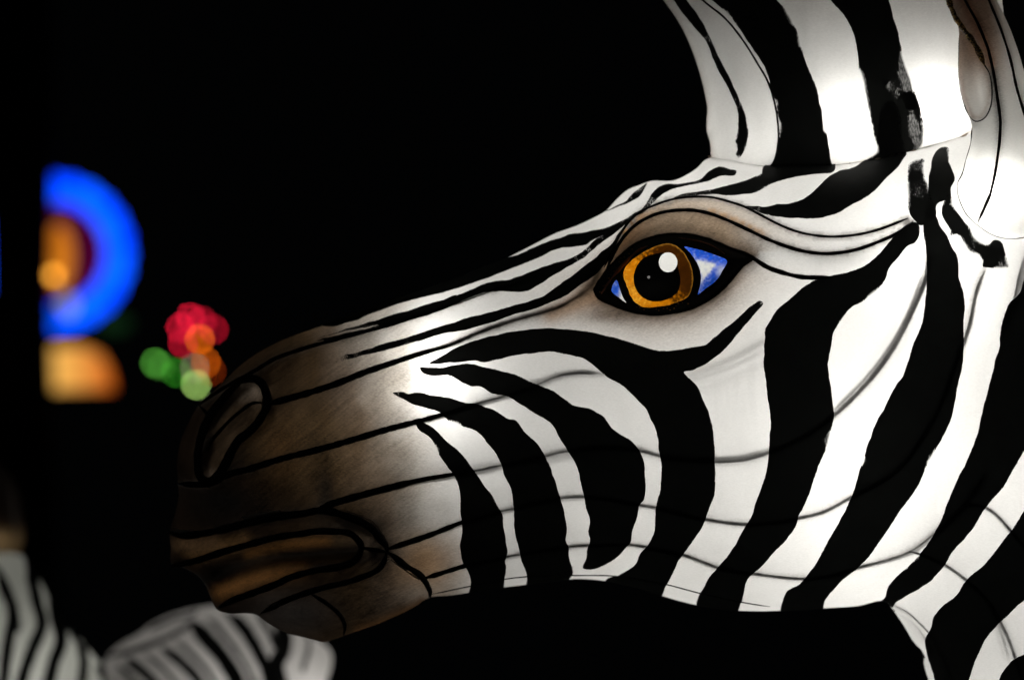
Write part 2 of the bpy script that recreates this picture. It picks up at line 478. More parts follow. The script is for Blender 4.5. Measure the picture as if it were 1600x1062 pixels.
# ------------------------------------------------------------------ traced curves of the near zebra lantern
HEAD_OUT = P("""268 880 267 855 265 832 274 800 279 775 278 752 277 720 282 690 295 660 311 632 329 616 349 597 373 573 400 553
 440 532 494 512 541 496 590 478 640 460 700 440 736 426 798 400 830 384 867 365 900 353 922 343 947 329 964 311 982 296 1000 289 1017 283
 1053 282 1075 272 1090 262 1102 250 1130 243 1180 246 1230 244 1300 240 1380 228 1440 212 1500 200 1560 190 1640 200 1800 260 1980 430
 2150 720 2280 1080 2360 1480 1660 1480 1560 1300 1490 1150 1456 1062 1447 1020 1437 1012 1420 985 1400 956 1385 939 1340 946 1280 950 1200 954
 1150 953 1095 946 1040 932 1005 920 945 907 910 904 880 905 830 912 780 918 735 925 700 930 670 933 650 946 600 970 545 990 520 999 505 1003 490 999
 440 985 412 968 400 960 345 955 337 950 330 935 320 912 310 900 285 886""")
EYE_OUT = P("""928 452 934 465 951 474 976 484 1002 490 1027 492 1052 489 1078 483 1102 472 1127 454 1144 436 1161 416 1176 404 1169 398 1145 389
 1119 378 1095 370 1069 366 1044 366 1019 371 995 380 976 394 957 412 942 431""")
NOSTRIL = P("""377 598 395 592 408 598 415 611 417 628 412 645 402 662 387 677 374 687 362 706 353 725 342 741 329 753 316 748 311 735 311 710
 315 685 322 665 332 645 345 628 360 612""")
B1 = P("944 418 950 405 960 385 972 362 985 345 1000 332 1028 319 1056 311 1085 308 1113 309 1141 316 1162 323 1188 336 1217 351 1245 362 1273 368 1300 370 1338 367 1375 358 1419 341")
B2 = P("948 419 960 394 972 374 985 359 1000 347 1028 334 1056 329 1085 329 1113 335 1141 346 1169 359 1198 373 1226 384 1254 392 1282 396 1300 396 1338 390 1375 377 1403 364 1426 347")
M6 = P("313 907 349 892 391 876 434 866 475 864 506 860 530 859 557 857")
R = {
 'R1': (P("311 633 330 620 352 606 400 579 428 562 475 545 513 534 569 519 607 509 645 498 700 480 760 458 830 440"), 3.2),
 'R2': (P("417 632 475 616 522 601 570 582 607 569 654 553 700 540 756 517 813 498 856 486 881 477 903 464 926 447 938 428 948 415"), 3.0),
 'B1': (B1, 2.0), 'B2': (B2, 2.7),
 'E1': (P("1160 394 1175 402 1198 417 1226 427 1254 433 1300 433"), 3.6),
 'R3': (P("278 756 328 755 357 741 391 732 438 717 494 703 551 687 607 670 664 655 688 648 741 631 785 619 845 598 869 588 907 582 941 585"), 3.4),
 'R4': (P("500 792 551 777 607 762 664 748 700 742 743 734 781 726 854 711 883 704 940 699 1000 703 1030 711 1070 718 1119 720 1160 718 1201 707 1260 680 1304 649 1356 598 1394 547 1422 494 1447 432 1450 395"), 2.8),
 'R5': (P("605 857 640 846 675 834 721 816 781 798 802 793 876 777 912 775 960 780 1000 788 1024 792 1060 800 1102 810 1164 818 1210 815 1250 808 1286 799 1324 779 1400 735 1460 650 1495 560 1513 509 1524 456 1537 421"), 2.7),
 'R6': (P("663 902 680 897 700 891 724 884 792 869 811 865 890 853 920 851 986 850 1000 852 1072 867 1121 885 1185 896 1258 903 1300 898 1341 886 1385 874 1420 861 1459 832 1500 795 1540 740"), 3.4),
 'R7': (P("672 928 700 922 734 915 788 904 824 900 894 898 960 899 1036 911 1094 926 1160 940 1203 947"), 1.2),
 'M1': (P("264 831 285 836 306 835 349 827 391 816 434 807 475 802 500 797 521 800 542 807 563 815 581 826 595 842 603 852 605 862"), 5.6),
 'M2': (P("268 883 306 875 349 861 391 849 434 838 475 832 492 829 521 829 546 832 560 842 566 853 562 867 549 879 535 884 492 891 450 903 434 911 391 927 363 937 342 948"), 5.2),
 'M3': (P("604 862 600 876 591 888 563 901 535 910 512 915 475 926 437 941 409 957"), 4.8),
 'M4': (P("605 862 612 866 634 883 655 896 662 904 668 914 672 924 671 932"), 4.8),
 'M5': (P("484 926 500 935 512 943 531 960 539 977 537 991"), 3.2),
 'M7': (P("566 855 585 858 604 862"), 4.0),
 'N1': (NOSTRIL + [NOSTRIL[0]], 6.6),
 'N2': (P("413 629 395 630 377 642 360 656 346 671 332 687 324 704"), 2.8),
 'N3': (P("311 633 321 643 329 653"), 3.0),
 'K1': (P("1500 795 1520 788 1543 794 1580 830 1620 880 1700 1000"), 2.2),
 'K2': (P("1420 861 1445 867 1477 882 1509 905 1545 940 1564 973 1575 996 1586 1028 1600 1080 1620 1200"), 2.0),
 'K3': (P("1386 940 1417 955 1437 973 1452 989 1480 1040 1520 1150"), 1.7),
 'K0': (P("1600 395 1592 425 1583 467 1560 520"), 4.0),
}
head_line = {k: catmull(v[0], 5.0) for k, v in R.items()}
HEADC = catmull(HEAD_OUT, 5.0, True)
EYEC = catmull(EYE_OUT, 3.0, True)
NOSC = catmull(NOSTRIL, 4.0, True)
ribs_all = [head_line[k] for k in head_line]
brow_mid = catmull([((a[0] + b[0]) / 2, (a[1] + b[1]) / 2) for a, b in zip(B1, B2)][:17], 8)

def gauss(d, s): return np.exp(-(d / s) ** 2)

def head_features(U, V):
    d = np.zeros(len(U))
    d += 15 * gauss(np.hypot((U - 1043) / 95, (V - 430) / 60), 1)
    d += 15 * gauss(seg_dist(U, V, brow_mid), 24)
    d -= 10 * gauss(seg_dist(U, V, EYEC, True), 12)
    d -= 24 * gauss(seg_dist(U, V, catmull(M6, 8)), 13)
    d += 9 * gauss(seg_dist(U, V, P("268 860 349 843 434 822 521 814 575 838")), 14)
    d += 8 * gauss(seg_dist(U, V, P("340 955 391 937 450 918 535 898 580 880")), 14)
    dn = seg_dist(U, V, NOSC, True); ins = inside(U, V, NOSC)
    d += np.where(ins, -14 * smooth(0, 18, dn), 0) + 7 * gauss(dn, 12)
    d += np.where(ins, 8 * gauss(seg_dist(U, V, head_line['N2']), 10), 0)
    rd = np.full(len(U), 1e9)
    for k in ('R1', 'R2', 'R3', 'R4', 'R5', 'R6', 'M1', 'M2', 'M3', 'M4', 'M5', 'B1', 'B2', 'K1', 'K2', 'K3'):
        rd = np.minimum(rd, seg_dist(U, V, head_line[k][::2]))
    d += 3.4 * np.exp(-rd / 14) - 2.4 * smooth(0, 45, rd)
    return d

HEAD = Shell(HEADC, .66, cap=235, feat=head_features)

# ------------------------------------------------------------------ airbrushed colour of the silk (lantern paint, plus painted-in wire shadow and nostril highlights)
brow_band = B1 + B2[::-1]
lid_area = B2[:15] + P("1190 390 1176 404 1146 386 1095 366 1044 362 993 377 954 411 939 430")
def lerp(c, t, col):
    return c * (1 - t[:, None]) + np.array(col)[None, :] * t[:, None]

def head_paint(U, V):
    n = len(U)
    nz = np.array([noise.fractal((u * .012, v * .012, 3.1), .8, 2.0, 3) for u, v in zip(U, V)])
    e = U - .22 * (V - 650) + nz * 26
    st = [330, 420, 500, 560, 615, 665, 705]
    c = np.c_[np.interp(e, st, [.014, .038, .082, .165, .36, .72, .9]), np.interp(e, st, [.009, .023, .052, .125, .33, .70, .9]), np.interp(e, st, [.006, .012, .027, .092, .29, .67, .885])]
    # brown wash on the lower jaw and the corner of the mouth
    c = lerp(c, .75 * gauss(np.hypot((U - 668) / 52, (V - 880) / 42), 1), (.42, .24, .11))
    c = lerp(c, .45 * gauss(np.hypot((U - 560) / 70, (V - 720) / 60), 1), (.17, .105, .05))
    c = lerp(c, .55 * gauss(np.hypot((U - 470) / 90, (V - 690) / 45), 1), (.16, .10, .045))
    # orange inside the lips
    for pl, s, col in ((P("300 868 380 845"), 12, (.20, .11, .045)), (P("390 868 450 852 510 846"), 9, (.20, .09, .025)), (P("345 925 400 905 470 888"), 12, (.22, .10, .03)), (P("285 850 330 846"), 14, (.17, .10, .05)),
                       (P("560 985 620 962 660 940"), 9, (.2, .1, .04))):
        c = lerp(c, .85 * gauss(seg_dist(U, V, pl), s), col)
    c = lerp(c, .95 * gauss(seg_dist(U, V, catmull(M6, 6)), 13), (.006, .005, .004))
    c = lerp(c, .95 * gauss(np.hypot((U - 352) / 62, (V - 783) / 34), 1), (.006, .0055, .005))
    c = lerp(c, .8 * gauss(np.hypot((U - 508) / 14, (V - 772) / 40), 1), (.03, .025, .02))
    c = lerp(c, .85 * gauss(np.hypot((U - 465) / 75, (V - 958) / 38), 1), (.035, .032, .03))
    ins = inside(U, V, NOSC)
    c = lerp(c, np.where(ins, .85, 0.), (.075, .05, .03))
    c = lerp(c, np.where(ins, .7, 0.) * gauss(np.hypot((U - 392) / 26, (V - 612) / 14), 1), (.34, .27, .21))  # highlight painted at the top of the nostril
    c = lerp(c, .7 * gauss(seg_dist(U, V, NOSC, True), 8), (.02, .015, .01))
    c = lerp(c, .7 * gauss(np.hypot((U - 328) / 12, (V - 742) / 8), 1), (.26, .20, .15))  # highlight painted on the nostril's lower tip
    c = lerp(c, .6 * gauss(np.hypot((U - 425) / 8, (V - 612) / 14), 1), (.22, .14, .08))
    c = lerp(c, .5 * gauss(np.hypot((U - 440) / 30, (V - 700) / 40), 1), (.17, .085, .03))
    # eye shading
    de = seg_dist(U, V, EYEC, True)
    low = smooth(400, 440, V)
    c = lerp(c, .78 * np.exp(-de / 32) * low, (.44, .31, .21))
    c = lerp(c, .98 * np.exp(-(de / 20) ** 1.25), (.045, .03, .02))
    c = lerp(c, .75 * gauss(np.hypot((U - 950) / 40, (V - 492) / 12), 1), (.14, .10, .07))
    c = lerp(c, .8 * gauss(seg_dist(U, V, P("860 492 900 476 925 462")), 13), (.52, .33, .2))
    lid = inside(U, V, lid_area)
    c = lerp(c, np.where(lid, .93, 0) * smooth(1240, 1120, U), (.33, .235, .15))
    c = lerp(c, np.where(lid, .9, 0) * smooth(1040, 950, U), (.30, .14, .05))
    c = lerp(c, np.where(lid, .9, 0) * np.exp(-(de / 13) ** 1.3), (.05, .035, .025))
    bb = inside(U, V, brow_band)
    c = lerp(c, np.where(bb, .85, 0) * smooth(1330, 1050, U), (.50, .39, .28))
    c = lerp(c, np.where(bb, .9, 0) * smooth(1040, 970, U), (.52, .26, .10))
    c = lerp(c, .7 * gauss(seg_dist(U, V, P("1110 329 1145 341 1195 365")), 3.2), (.50, .24, .05))
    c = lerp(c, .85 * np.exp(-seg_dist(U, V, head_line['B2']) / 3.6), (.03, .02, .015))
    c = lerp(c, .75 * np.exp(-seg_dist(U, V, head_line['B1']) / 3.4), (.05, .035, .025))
    d2 = seg_dist(U, V, head_line['R2'])
    c = lerp(c, .9 * np.exp(-d2 / 8) * smooth(640, 760, U), (.07, .055, .042))
    c = lerp(c, .7 * np.exp(-d2 / 20) * smooth(800, 920, U), (.30, .20, .13))
    # black airbrush along the muzzle wires
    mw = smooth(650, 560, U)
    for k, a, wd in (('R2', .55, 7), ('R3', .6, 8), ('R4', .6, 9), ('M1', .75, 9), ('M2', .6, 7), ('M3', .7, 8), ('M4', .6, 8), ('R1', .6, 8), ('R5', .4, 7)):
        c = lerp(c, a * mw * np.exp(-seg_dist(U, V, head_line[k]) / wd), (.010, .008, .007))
    c = lerp(c, .8 * gauss(np.hypot((U - 548) / 45, (V - 820) / 14), 1), (.035, .03, .026))
    c = lerp(c, .85 * gauss(np.hypot((U - 590) / 22, (V - 864) / 22), 1), (.02, .017, .014))
    # blurred wire shadow painted into the tint along the glued wires
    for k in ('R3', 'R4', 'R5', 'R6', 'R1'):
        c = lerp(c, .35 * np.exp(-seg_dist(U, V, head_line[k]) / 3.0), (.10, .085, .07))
    return np.clip(c, .004, .95)

# ------------------------------------------------------------------ near zebra lantern: head
zebra = empty('zebra_lantern', world_pt(1950, 1480, 0), 'large glowing zebra head lantern of white silk with black painted stripes and amber eye', 'lantern')
hv, hf, hc = triangulate(HEADC, 7.0, holes=[EYEC], lines=ribs_all, clip=HEADC, fine_rim=True, coarse=4)
for pf in split_panels(hv, hf, hc):
    v, f, _ = compact(hv, pf)
    pos = HEAD.place(v[:, 0], v[:, 1])
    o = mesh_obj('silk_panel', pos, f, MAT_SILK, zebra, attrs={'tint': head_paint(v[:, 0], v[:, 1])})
    mirror_copy(o, zebra)

FADE = {'R1': (480, 3.6, 700, 2.8), 'R2': (560, 5.0, 760, 3.4), 'R3': (560, 5.0, 780, 3.2), 'R4': (560, 5.4, 800, 3.0), 'R5': (620, 4.8, 820, 3.0), 'R6': (680, 4.4, 820, 3.6),
        'K1': (1400, 2, 1500, 2.6), 'K2': (1400, 2, 1450, 2.6), 'K3': (1380, 1.8, 1400, 2.4), 'K0': (1400, 2, 1500, 4)}
for k, (pts, r) in R.items():
    rib(HEAD, pts, r, zebra, off=0.2 * r, fade=FADE.get(k))
# support wires that stand a little inside the silk and only show as soft shadows
for pts, ins_, r in ((P("1070 602 1110 588 1150 572 1190 551 1215 535"), 13, 3.2), (P("830 715 860 708 900 700 960 694 1010 699"), 10, 2.4),
                  (P("1040 712 1119 714 1165 711 1205 700"), 8, 2.2), (P("1300 645 1350 594 1388 543 1418 488 1440 430"), 9, 2.6), (P("1395 952 1425 972 1448 1000 1470 1040"), 9, 2.4),
                  (P("700 735 745 727 785 719"), 8, 2.4), (P("735 625 790 612 850 592"), 8, 2.6), (P("1545 945 1562 985 1574 1030"), 9, 2.4)):
    rib(HEAD, pts, r, zebra, off=-ins_, name='support_wire')

MAT_FRAY = silk_material('frayed_silk_edge', fixed=(.8, .74, .66), grain=.5, gloss=.1)
for pts in (P("521 792 542 799 563 806 583 818 597 834 606 847"), P("380 810 410 803 440 800"), P("594 884 600 876 612 872 634 889 655 903"), P("272 826 285 829 305 828"), P("420 948 445 936 470 926"), P("322 751 328 757 337 752")):
    for kk in range(3):
        q = [(a + random.uniform(-2.5, 2.5), b + random.uniform(-2.5, 2.5)) for a, b in pts]
        i0 = random.randint(0, max(0, len(q) - 3))
        rib(HEAD, q[i0:i0 + 4] if len(q) > 3 else q, random.uniform(.9, 2.0), zebra, off=random.uniform(2, 5), name='frayed_hem', mat=MAT_FRAY, rough=.9, mirror=False)
STRIPES = [
 # long stripe under the eye that turns down the cheek
 ("""671 568 685 560 700 551 719 540 751 530 785 521 822 516 854 513 905 516 935 521 967 530 1000 539 1024 547 1056 547 1081 542 1102 538 1117 526 1136 511 1154 496 1175 477 1188 470
 1192 473 1184 485 1169 502 1154 520 1136 541 1113 562 1085 577 1069 581 1081 594 1087 600 1098 624 1109 647 1114 675 1117 713 1118 741 1117 769 1107 796 1096 824 1081 847 1070 862
 1060 875 1054 890 1040 915 1030 935 1005 938 975 932 943 918 945 906 967 897 980 890 994 879 1000 864 1011 851 1019 839 1023 822 1024 798 1031 766 1034 732 1030 707 1028 685 1024 671 1017 654 1009 639 1000 629
 984 613 969 600 943 584 924 569 911 560 888 554 864 550 832 552 798 557 775 563 754 566 739 563 719 566 700 567""", ()),
 ("""656 575 662 583 673 587 692 586 700 586 719 596 736 603 751 604 770 615 792 619 813 631 839 647 862 662 873 681 888 705 900 724 907 751 912 775 917 796 922 815 919 828 922 843 918 856
 916 871 911 886 920 889 945 881 964 870 977 856 986 845 988 828 996 806 1000 788 1007 779 1008 751 1006 720 1000 705 990 692 956 668 943 651 922 639 896 633 881 622 866 612 849 604 832 598 807 586
 775 578 747 571 728 568 708 571 690 575 670 574""", ()),
 ("""614 614 628 612 639 615 647 613 673 617 700 621 728 629 747 631 770 640 783 647 794 654 805 656 815 668 824 679 839 692 849 707 858 724 864 741 869 754 875 775 881 796 886 828 884 845 889 854
 889 871 894 888 894 896 888 905 878 925 845 932 818 930 824 903 820 888 813 869 811 856 805 834 803 800 802 790 800 769 790 747 781 720 775 709 762 692 745 674 719 664 700 656 686 644 664 637 647 632 630 623""",
  ((712, 660, 12, .4),)),
 ("""649 661 654 658 664 660 677 668 688 677 700 691 717 705 737 728 749 745 758 760 768 771 777 788 785 805 787 824 792 851 793 862 790 875 791 886 788 903 785 935 755 940 731 940 735 909 730 890 724 881 719 856
 722 828 720 804 718 766 711 745 700 730 688 713 679 694 669 681 654 670""", ((683, 700, 10, .3),)),
 ("""1430 347 1420 351 1398 369 1371 400 1351 415 1326 425 1300 430 1273 438 1250 453 1231 470 1214 485 1203 502 1196 515 1194 532 1194 569 1197 600 1201 628 1203 647 1203 685 1201 707 1199 728 1190 760 1181 784
 1175 804 1164 821 1149 849 1132 873 1120 886 1107 902 1100 917 1092 930 1089 962 1120 970 1148 970 1156 945 1160 935 1164 915 1171 900 1186 888 1203 869 1226 845 1243 822 1250 802 1254 796 1269 756 1282 720 1294 692 1299 671
 1303 650 1300 615 1296 590 1294 569 1298 547 1300 532 1304 517 1311 505 1332 479 1345 472 1371 453 1383 436 1388 421 1405 400 1413 390 1418 384 1430 379 1436 366 1437 354""", ((1292, 685, 14, .5), (1234, 682, 5, .35), (1360, 455, 18, .35))),
 ("""1445 346 1448 400 1448 437 1445 475 1441 503 1428 535 1420 560 1409 590 1401 600 1381 639 1370 658 1356 694 1343 735 1334 767 1319 800 1300 834 1282 866 1269 888 1254 906 1250 911 1231 922 1224 935 1222 966 1252 970 1280 968 1290 934
 1300 922 1318 904 1341 886 1375 845 1405 800 1432 762 1451 722 1462 702 1477 675 1488 651 1492 626 1497 600 1500 588 1505 560 1506 517 1506 460 1499 437 1496 400 1488 388 1481 371 1469 354 1460 335""", ((1350, 720, 8, .4), (1448, 712, 16, .25))),
 ("""1422 256 1432 250 1445 250 1443 262 1445 277 1451 290 1456 313 1460 335 1452 346 1439 353 1430 346 1420 330 1418 305 1418 275""", ((1434, 300, 30, .42), (1432, 262, 14, .45))),
 ("""1467 233 1481 231 1483 254 1488 266 1492 281 1486 294 1485 312 1475 314 1464 321 1461 340 1448 346 1444 335 1450 317 1450 290 1454 264 1458 245""", ((1478, 240, 12, .25),)),
 ("""1473 320 1481 305 1487 309 1490 322 1503 343 1515 356 1522 369 1535 379 1545 382 1552 376 1563 377 1569 388 1573 404 1577 417 1563 420 1543 418 1536 417 1535 407 1530 400 1516 394 1505 381 1496 367 1485 368 1485 360 1477 347 1471 332""",
  ((1488, 318, 12, .4), (1520, 380, 26, .4), (1565, 412, 14, .5))),
 ("""1610 420 1599 438 1594 456 1575 477 1569 494 1563 517 1561 543 1554 569 1546 602 1535 643 1524 688 1509 722 1492 758 1479 790 1468 818 1436 867 1420 884 1400 901 1385 922 1383 932 1372 940 1392 950 1402 939 1415 931 1421 927 1439 918
 1462 899 1475 884 1488 862 1512 835 1543 789 1563 766 1582 735 1594 715 1604 698 1640 640 1665 560 1650 440""", ((1440, 880, 10, .35), (1590, 640, 30, .15))),
 ("""1605 790 1590 815 1554 862 1537 883 1509 906 1494 930 1475 945 1460 962 1455 982 1446 1000 1449 1020 1458 1050 1470 1110 1480 1150 1500 1150 1505 1100 1515 1061 1526 1029 1541 997 1558 977 1573 962 1605 934 1660 900 1720 850 1720 720 1660 740""", ()),
 ("""1562 1062 1569 1046 1582 1031 1602 1021 1680 980 1720 1060 1700 1140 1560 1140""", ()),
 # temple and forehead
 ("""1417 240 1412 250 1403 262 1383 281 1364 300 1347 313 1328 322 1315 330 1300 336 1279 341 1245 342 1216 340 1194 336 1181 330 1164 323 1177 323 1192 324 1216 320 1241 317 1262 307 1273 298 1286 285 1300 273 1311 268 1337 261 1350 252 1380 238 1405 232""", ((1320, 285, 20, .15),)),
 ("""1192 262 1190 271 1179 277 1162 284 1141 290 1120 295 1098 299 1079 302 1064 305 1051 312 1068 309 1085 307 1105 304 1135 306 1151 305 1181 301 1194 294 1213 285 1241 278 1267 273 1303 268 1303 250 1240 248""", ((1190, 285, 14, .2),)),
 ("""1120 262 1139 264 1151 268 1149 274 1132 275 1117 279 1102 285 1083 290 1064 293 1047 298 1032 307 1021 317 1013 327 1000 336 986 344 973 355 960 366 941 379 926 392 913 403 888 417 866 430 847 443 828 453 813 457 802 457 787 455 756 458 728 468 700 481 664 494 626 505 598 513 551 525 520 532 494 533
 517 527 551 519 590 509 570 512 532 520 494 531 532 518 560 509 588 501 613 492 635 487 664 477 700 466 724 458 756 445 775 440 805 435 832 424 850 417 877 409 900 400 918 388 931 375 943 368 926 377 916 383 888 387 866 391 849 400
 822 411 785 426 753 438 728 447 700 456 662 465 626 475 588 488 556 501 541 505 517 511 500 508 530 495 590 476 640 457 700 437 737 424 775 409 813 397 828 390 847 382 869 374 896 366 916 363 941 358 963 350 982 340 999 330 1009 320 1019 303 1028 294 1041 289 1062 288 1083 285 1096 281 1107 269 1115 264""", ()),
 ("""1011 286 1000 295 988 305 979 315 960 324 944 332 964 325 982 318 1000 307 1006 298""", ()),
 ("""973 359 964 369 958 380 941 394 935 400 920 411 896 430 873 447 847 464 820 473 794 480 766 488 737 495 700 507 664 518 626 530 588 541 560 550 532 558 513 568 532 566 560 557 588 551 616 545 664 530 700 520 737 514 766 505 803 492 841 481 862 472 884 462 903 449 922 436 943 417 952 403 960 386""", ((525, 563, 20, .3),)),
]
for s, th in STRIPES:
    stripe(HEAD, P(s), zebra, clip=HEADC, thin=th)

# ------------------------------------------------------------------ the eye (fills the opening in the silk)
IRIS = catmull(P("974 428 976 420 984 410 995 401 1015 389 1035 382 1052 382 1066 392 1078 411 1083 431 1081 450 1073 465 1052 474 1027 479 1002 478 988 467 980 448"), 2.5, True)
IRIS = wobble(IRIS, .9, .12, 4)
PUPIL = catmull(P("990 435 995 416 1008 402 1022 397 1040 396 1056 410 1061 425 1063 442 1058 457 1044 467 1022 471 1005 465 994 452"), 2.5, True)
SPOT = catmull([(1044 + 14.5 * math.cos(t * math.pi / 5), 410 + 15.5 * math.sin(t * math.pi / 5)) for t in range(10)], 2.5, True)
BLUER = wobble(catmull(P("1069.5 385.4 1082 388 1095 391 1107 395 1119 399 1136 408.6 1130 421 1124 431.5 1115 441.7 1102 451 1090 460 1093 450 1095 440 1095 430 1093 420 1089 411 1080 397"), 2.5, True), .5, .2, 9)
BLUEL = wobble(catmull(P("963.6 437.5 967 446 970 455 974 465 979 473 966 464 956 455 957.6 445"), 2.5, True), .5, .2, 14)
GLINT = catmull([(1013.6 + 2.6 * math.cos(t * math.pi / 4), 433 + 2.4 * math.sin(t * math.pi / 4)) for t in range(8)], 2.0, True)
def lens_feat(off): return off

def eye_material(name, c_of, gloss=.05, cell=None):
    return silk_material(name, grain=.12, gloss=gloss)
MAT_EYE = silk_material('eye_paint', grain=.10, gloss=.05)
def patch(name, poly, holes, parent, tintf, mat=MAT_EYE, off=.4, sp=2.8, thin=()):
    v, f, _ = triangulate(poly, sp, holes=holes)
    v, f, _ = compact(v, f)
    e = seg_dist(v[:, 0], v[:, 1], poly, True)
    th = np.zeros(len(v))
    for (x, y, r, a) in thin: th = np.maximum(th, a * np.exp(-((v[:, 0] - x) ** 2 + (v[:, 1] - y) ** 2) / (r * r)))
    at = {'edge': np.full(len(v), 30.0), 'thin': th}
    if tintf is not None: at['tint'] = tintf(v[:, 0], v[:, 1], e)
    o = mesh_obj(name, HEAD.place(v[:, 0], v[:, 1], off), f, mat, parent, attrs=at)
    mirror_copy(o, parent)
    return o
def nzv(U, V, f, s): return np.array([noise.fractal((u * f, v * f, s), .7, 2.0, 3) for u, v in zip(U, V)])
def iris_tint(U, V, e):
    ang = np.arctan2(V - 432, U - 1028)
    lit = .5 + .5 * np.cos(ang - 2.5)               # pale amber lower left, deep brown upper right
    n = nzv(np.cos(ang) * 60, np.sin(ang) * 60, .35, 1.0) * .45 + nzv(U, V, .16, 2.0) * .35
    t = np.clip(lit * .95 + n * .6 - .11, 0, 1)
    c = lerp(np.tile(np.array([[.045, .013, .001]]), (len(U), 1)), smooth(.22, .6, t), (.72, .235, .003))
    c = lerp(c, smooth(.72, 1.0, t), (1.0, .52, .05))
    return lerp(c, .4 * gauss(e, 1.0) * (1 - lit), (.75, .35, .04))
def blue_tint(U, V, e):
    n = nzv(U * 1.0, V * 2.2, .16, 7.0) * .55
    core = inside(U, V, P("1084 403 1122 412 1103 434 1095 448 1093 456 1094 430"))
    dc = seg_dist(U, V, P("1084 403 1122 412 1103 434 1095 448 1093 456 1094 430"), True)
    t = np.where(core, smooth(-1, 4, dc), smooth(5, -2, dc) * .35) + n * .55
    t = np.maximum(t, .7 * gauss(np.hypot(U - 1128, V - 424), 9) + n * .3)
    return lerp(np.tile(np.array([[.012, .10, .72]]), (len(U), 1)), np.clip(t, 0, 1), (.80, .82, .78))
def blue_tint_l(U, V, e):
    t = np.clip(smooth(964, 974, U + .25 * (V - 455)) + nzv(U, V, .15, 3.0) * .4, 0, 1)
    return lerp(np.tile(np.array([[.02, .12, .75]]), (len(U), 1)), t, (.80, .82, .80))
eye = patch('eye', EYEC, [IRIS, BLUER, BLUEL], zebra, None, MAT_LINER, off=.6, sp=2.2, thin=[(random.uniform(990, 1072), random.uniform(480, 486), random.uniform(1.2, 2.2), random.uniform(.4, .62)) for i in range(14)] + [(942 + 44 * t + random.uniform(-3, 3), 456 - 62 * t + random.uniform(-3, 3), random.uniform(1.2, 2.0), random.uniform(.4, .6)) for t in [i / 11 for i in range(12)]] + [(1137, 409, 2, .6), (1126, 432, 2.2, .6)])
eye['label'] = 'almond eye with thick black rim'
iris = patch('iris', IRIS, [PUPIL, SPOT], eye, iris_tint)
pup = patch('pupil', PUPIL, [SPOT, GLINT], eye, None, MAT_LINER)
patch('highlight_spot', SPOT, [], eye, lambda U, V, e: np.tile(np.array([[.85, .86, .84]]), (len(U), 1)))
patch('highlight_spot', GLINT, [], eye, lambda U, V, e: np.tile(np.array([[.16, .16, .16]]), (len(U), 1)))  # small reflection in the pupil painted as a dim grey dab
patch('eye_corner', BLUER, [], eye, blue_tint)
patch('eye_corner', BLUEL, [], eye, blue_tint_l)
MAT_GLOSS = solid_material('glossy_black_enamel', (.012, .009, .007), .22, .6, .8, 900)
MAT_BROWN = silk_material('brown_lid_paint', fixed=(.16, .06, .03), grain=.1)
rib(HEAD, EYE_OUT + [EYE_OUT[0]], 2.0, eye, off=.3, name='eyelid_rim', mat=MAT_GLOSS, taper=False, rough=.3)
rib(HEAD, P("941 458 956 436 976 413 998 393 1012 386"), 2.0, eye, off=2.2, name='eyelid_fold', mat=solid_material('brown_enamel', (.5, .2, .08), .3, .6, .9, 700), rough=.5)
rib(HEAD, P("1060 373 1078 376 1103 382 1120 390 1132 398"), 1.1, eye, off=2.0, name='eyelid_fold', mat=solid_material('red_brown_enamel', (.5, .17, .09), .4, .4, .5, 500))
# beads of dried gold paint under the iris
MAT_BEAD = solid_material('amber_enamel_bead', (.55, .26, .04), .18, .8, .3, 800)
def bead(u, v, r, off, mat, parent, name, shell=HEAD):
    p = Vector(shell.place([u], [v], off)[0]); vs = []; fs = []
    for i in range(5):
        for j in range(8):
            a = math.pi * (i / 4) ; b = 2 * math.pi * j / 8
            vs.append(p + Vector((math.sin(a) * math.cos(b) * 1.2, math.cos(a) * .7, math.sin(a) * math.sin(b))) * r * S)
    for i in range(4):
        for j in range(8): fs.append((i * 8 + j, i * 8 + (j + 1) % 8, (i + 1) * 8 + (j + 1) % 8, (i + 1) * 8 + j))
    return mesh_obj(name, vs, fs, mat, parent)
for i in range(15):
    t = i / 14
    bead(997 + 76 * t + random.uniform(-3, 3), 481 - 10 * max(0, t - .5) ** 2 * 4 + random.uniform(-2.5, 3.5), random.uniform(.7, 1.5), 1.2, MAT_BEAD, eye, 'paint_bead')
for i in range(12):
    t = i / 11
    bead(940 + 46 * t + random.uniform(-3, 3), 458 - 66 * t ** .9 + random.uniform(-4, 3), random.uniform(.6, 1.4), 2.2, MAT_BEAD, eye, 'paint_bead')

# ------------------------------------------------------------------ upright mane
MANE_D = catmull(P("""930 -150 1000 -46 1036 0 1062 38 1079 73 1094 117 1102 151 1105 170 1104 188 1103 206 1109 221 1111 238 1112 300 1130 420 1300 460 1500 430 1580 300 1590 150 1570 0 1530 -150 1440 -290 1150 -300"""), 6, True)
MANE_SEAM = P("1107 244 1120 259 1150 268 1192 272 1240 270 1298 265 1328 259 1347 256 1381 250 1428 238 1460 232 1490 226 1512 208")
MANE_M = catmull(P("930 -150 1000 -46 1036 0 1062 38 1079 73 1094 117 1102 151 1105 170 1104 188 1103 206 1109 221 1111 238"), 6, False)
MANE_M = np.array(list(MANE_M) + list(catmull(MANE_SEAM, 6)) + P("1560 200 1575 100 1566 0 1530 -150 1440 -290 1150 -300"))
V1 = P("1060 -40 1085 -12 1102 4 1132 28 1160 62 1184 100 1199 126 1209 156 1215 188 1216 222 1209 253 1192 271")
def mane_feat(U, V):
    rd = seg_dist(U, V, catmull(V1, 8)); return 3 * np.exp(-rd / 12)
MANE = Shell(MANE_D, .40, cap=100, feat=mane_feat)
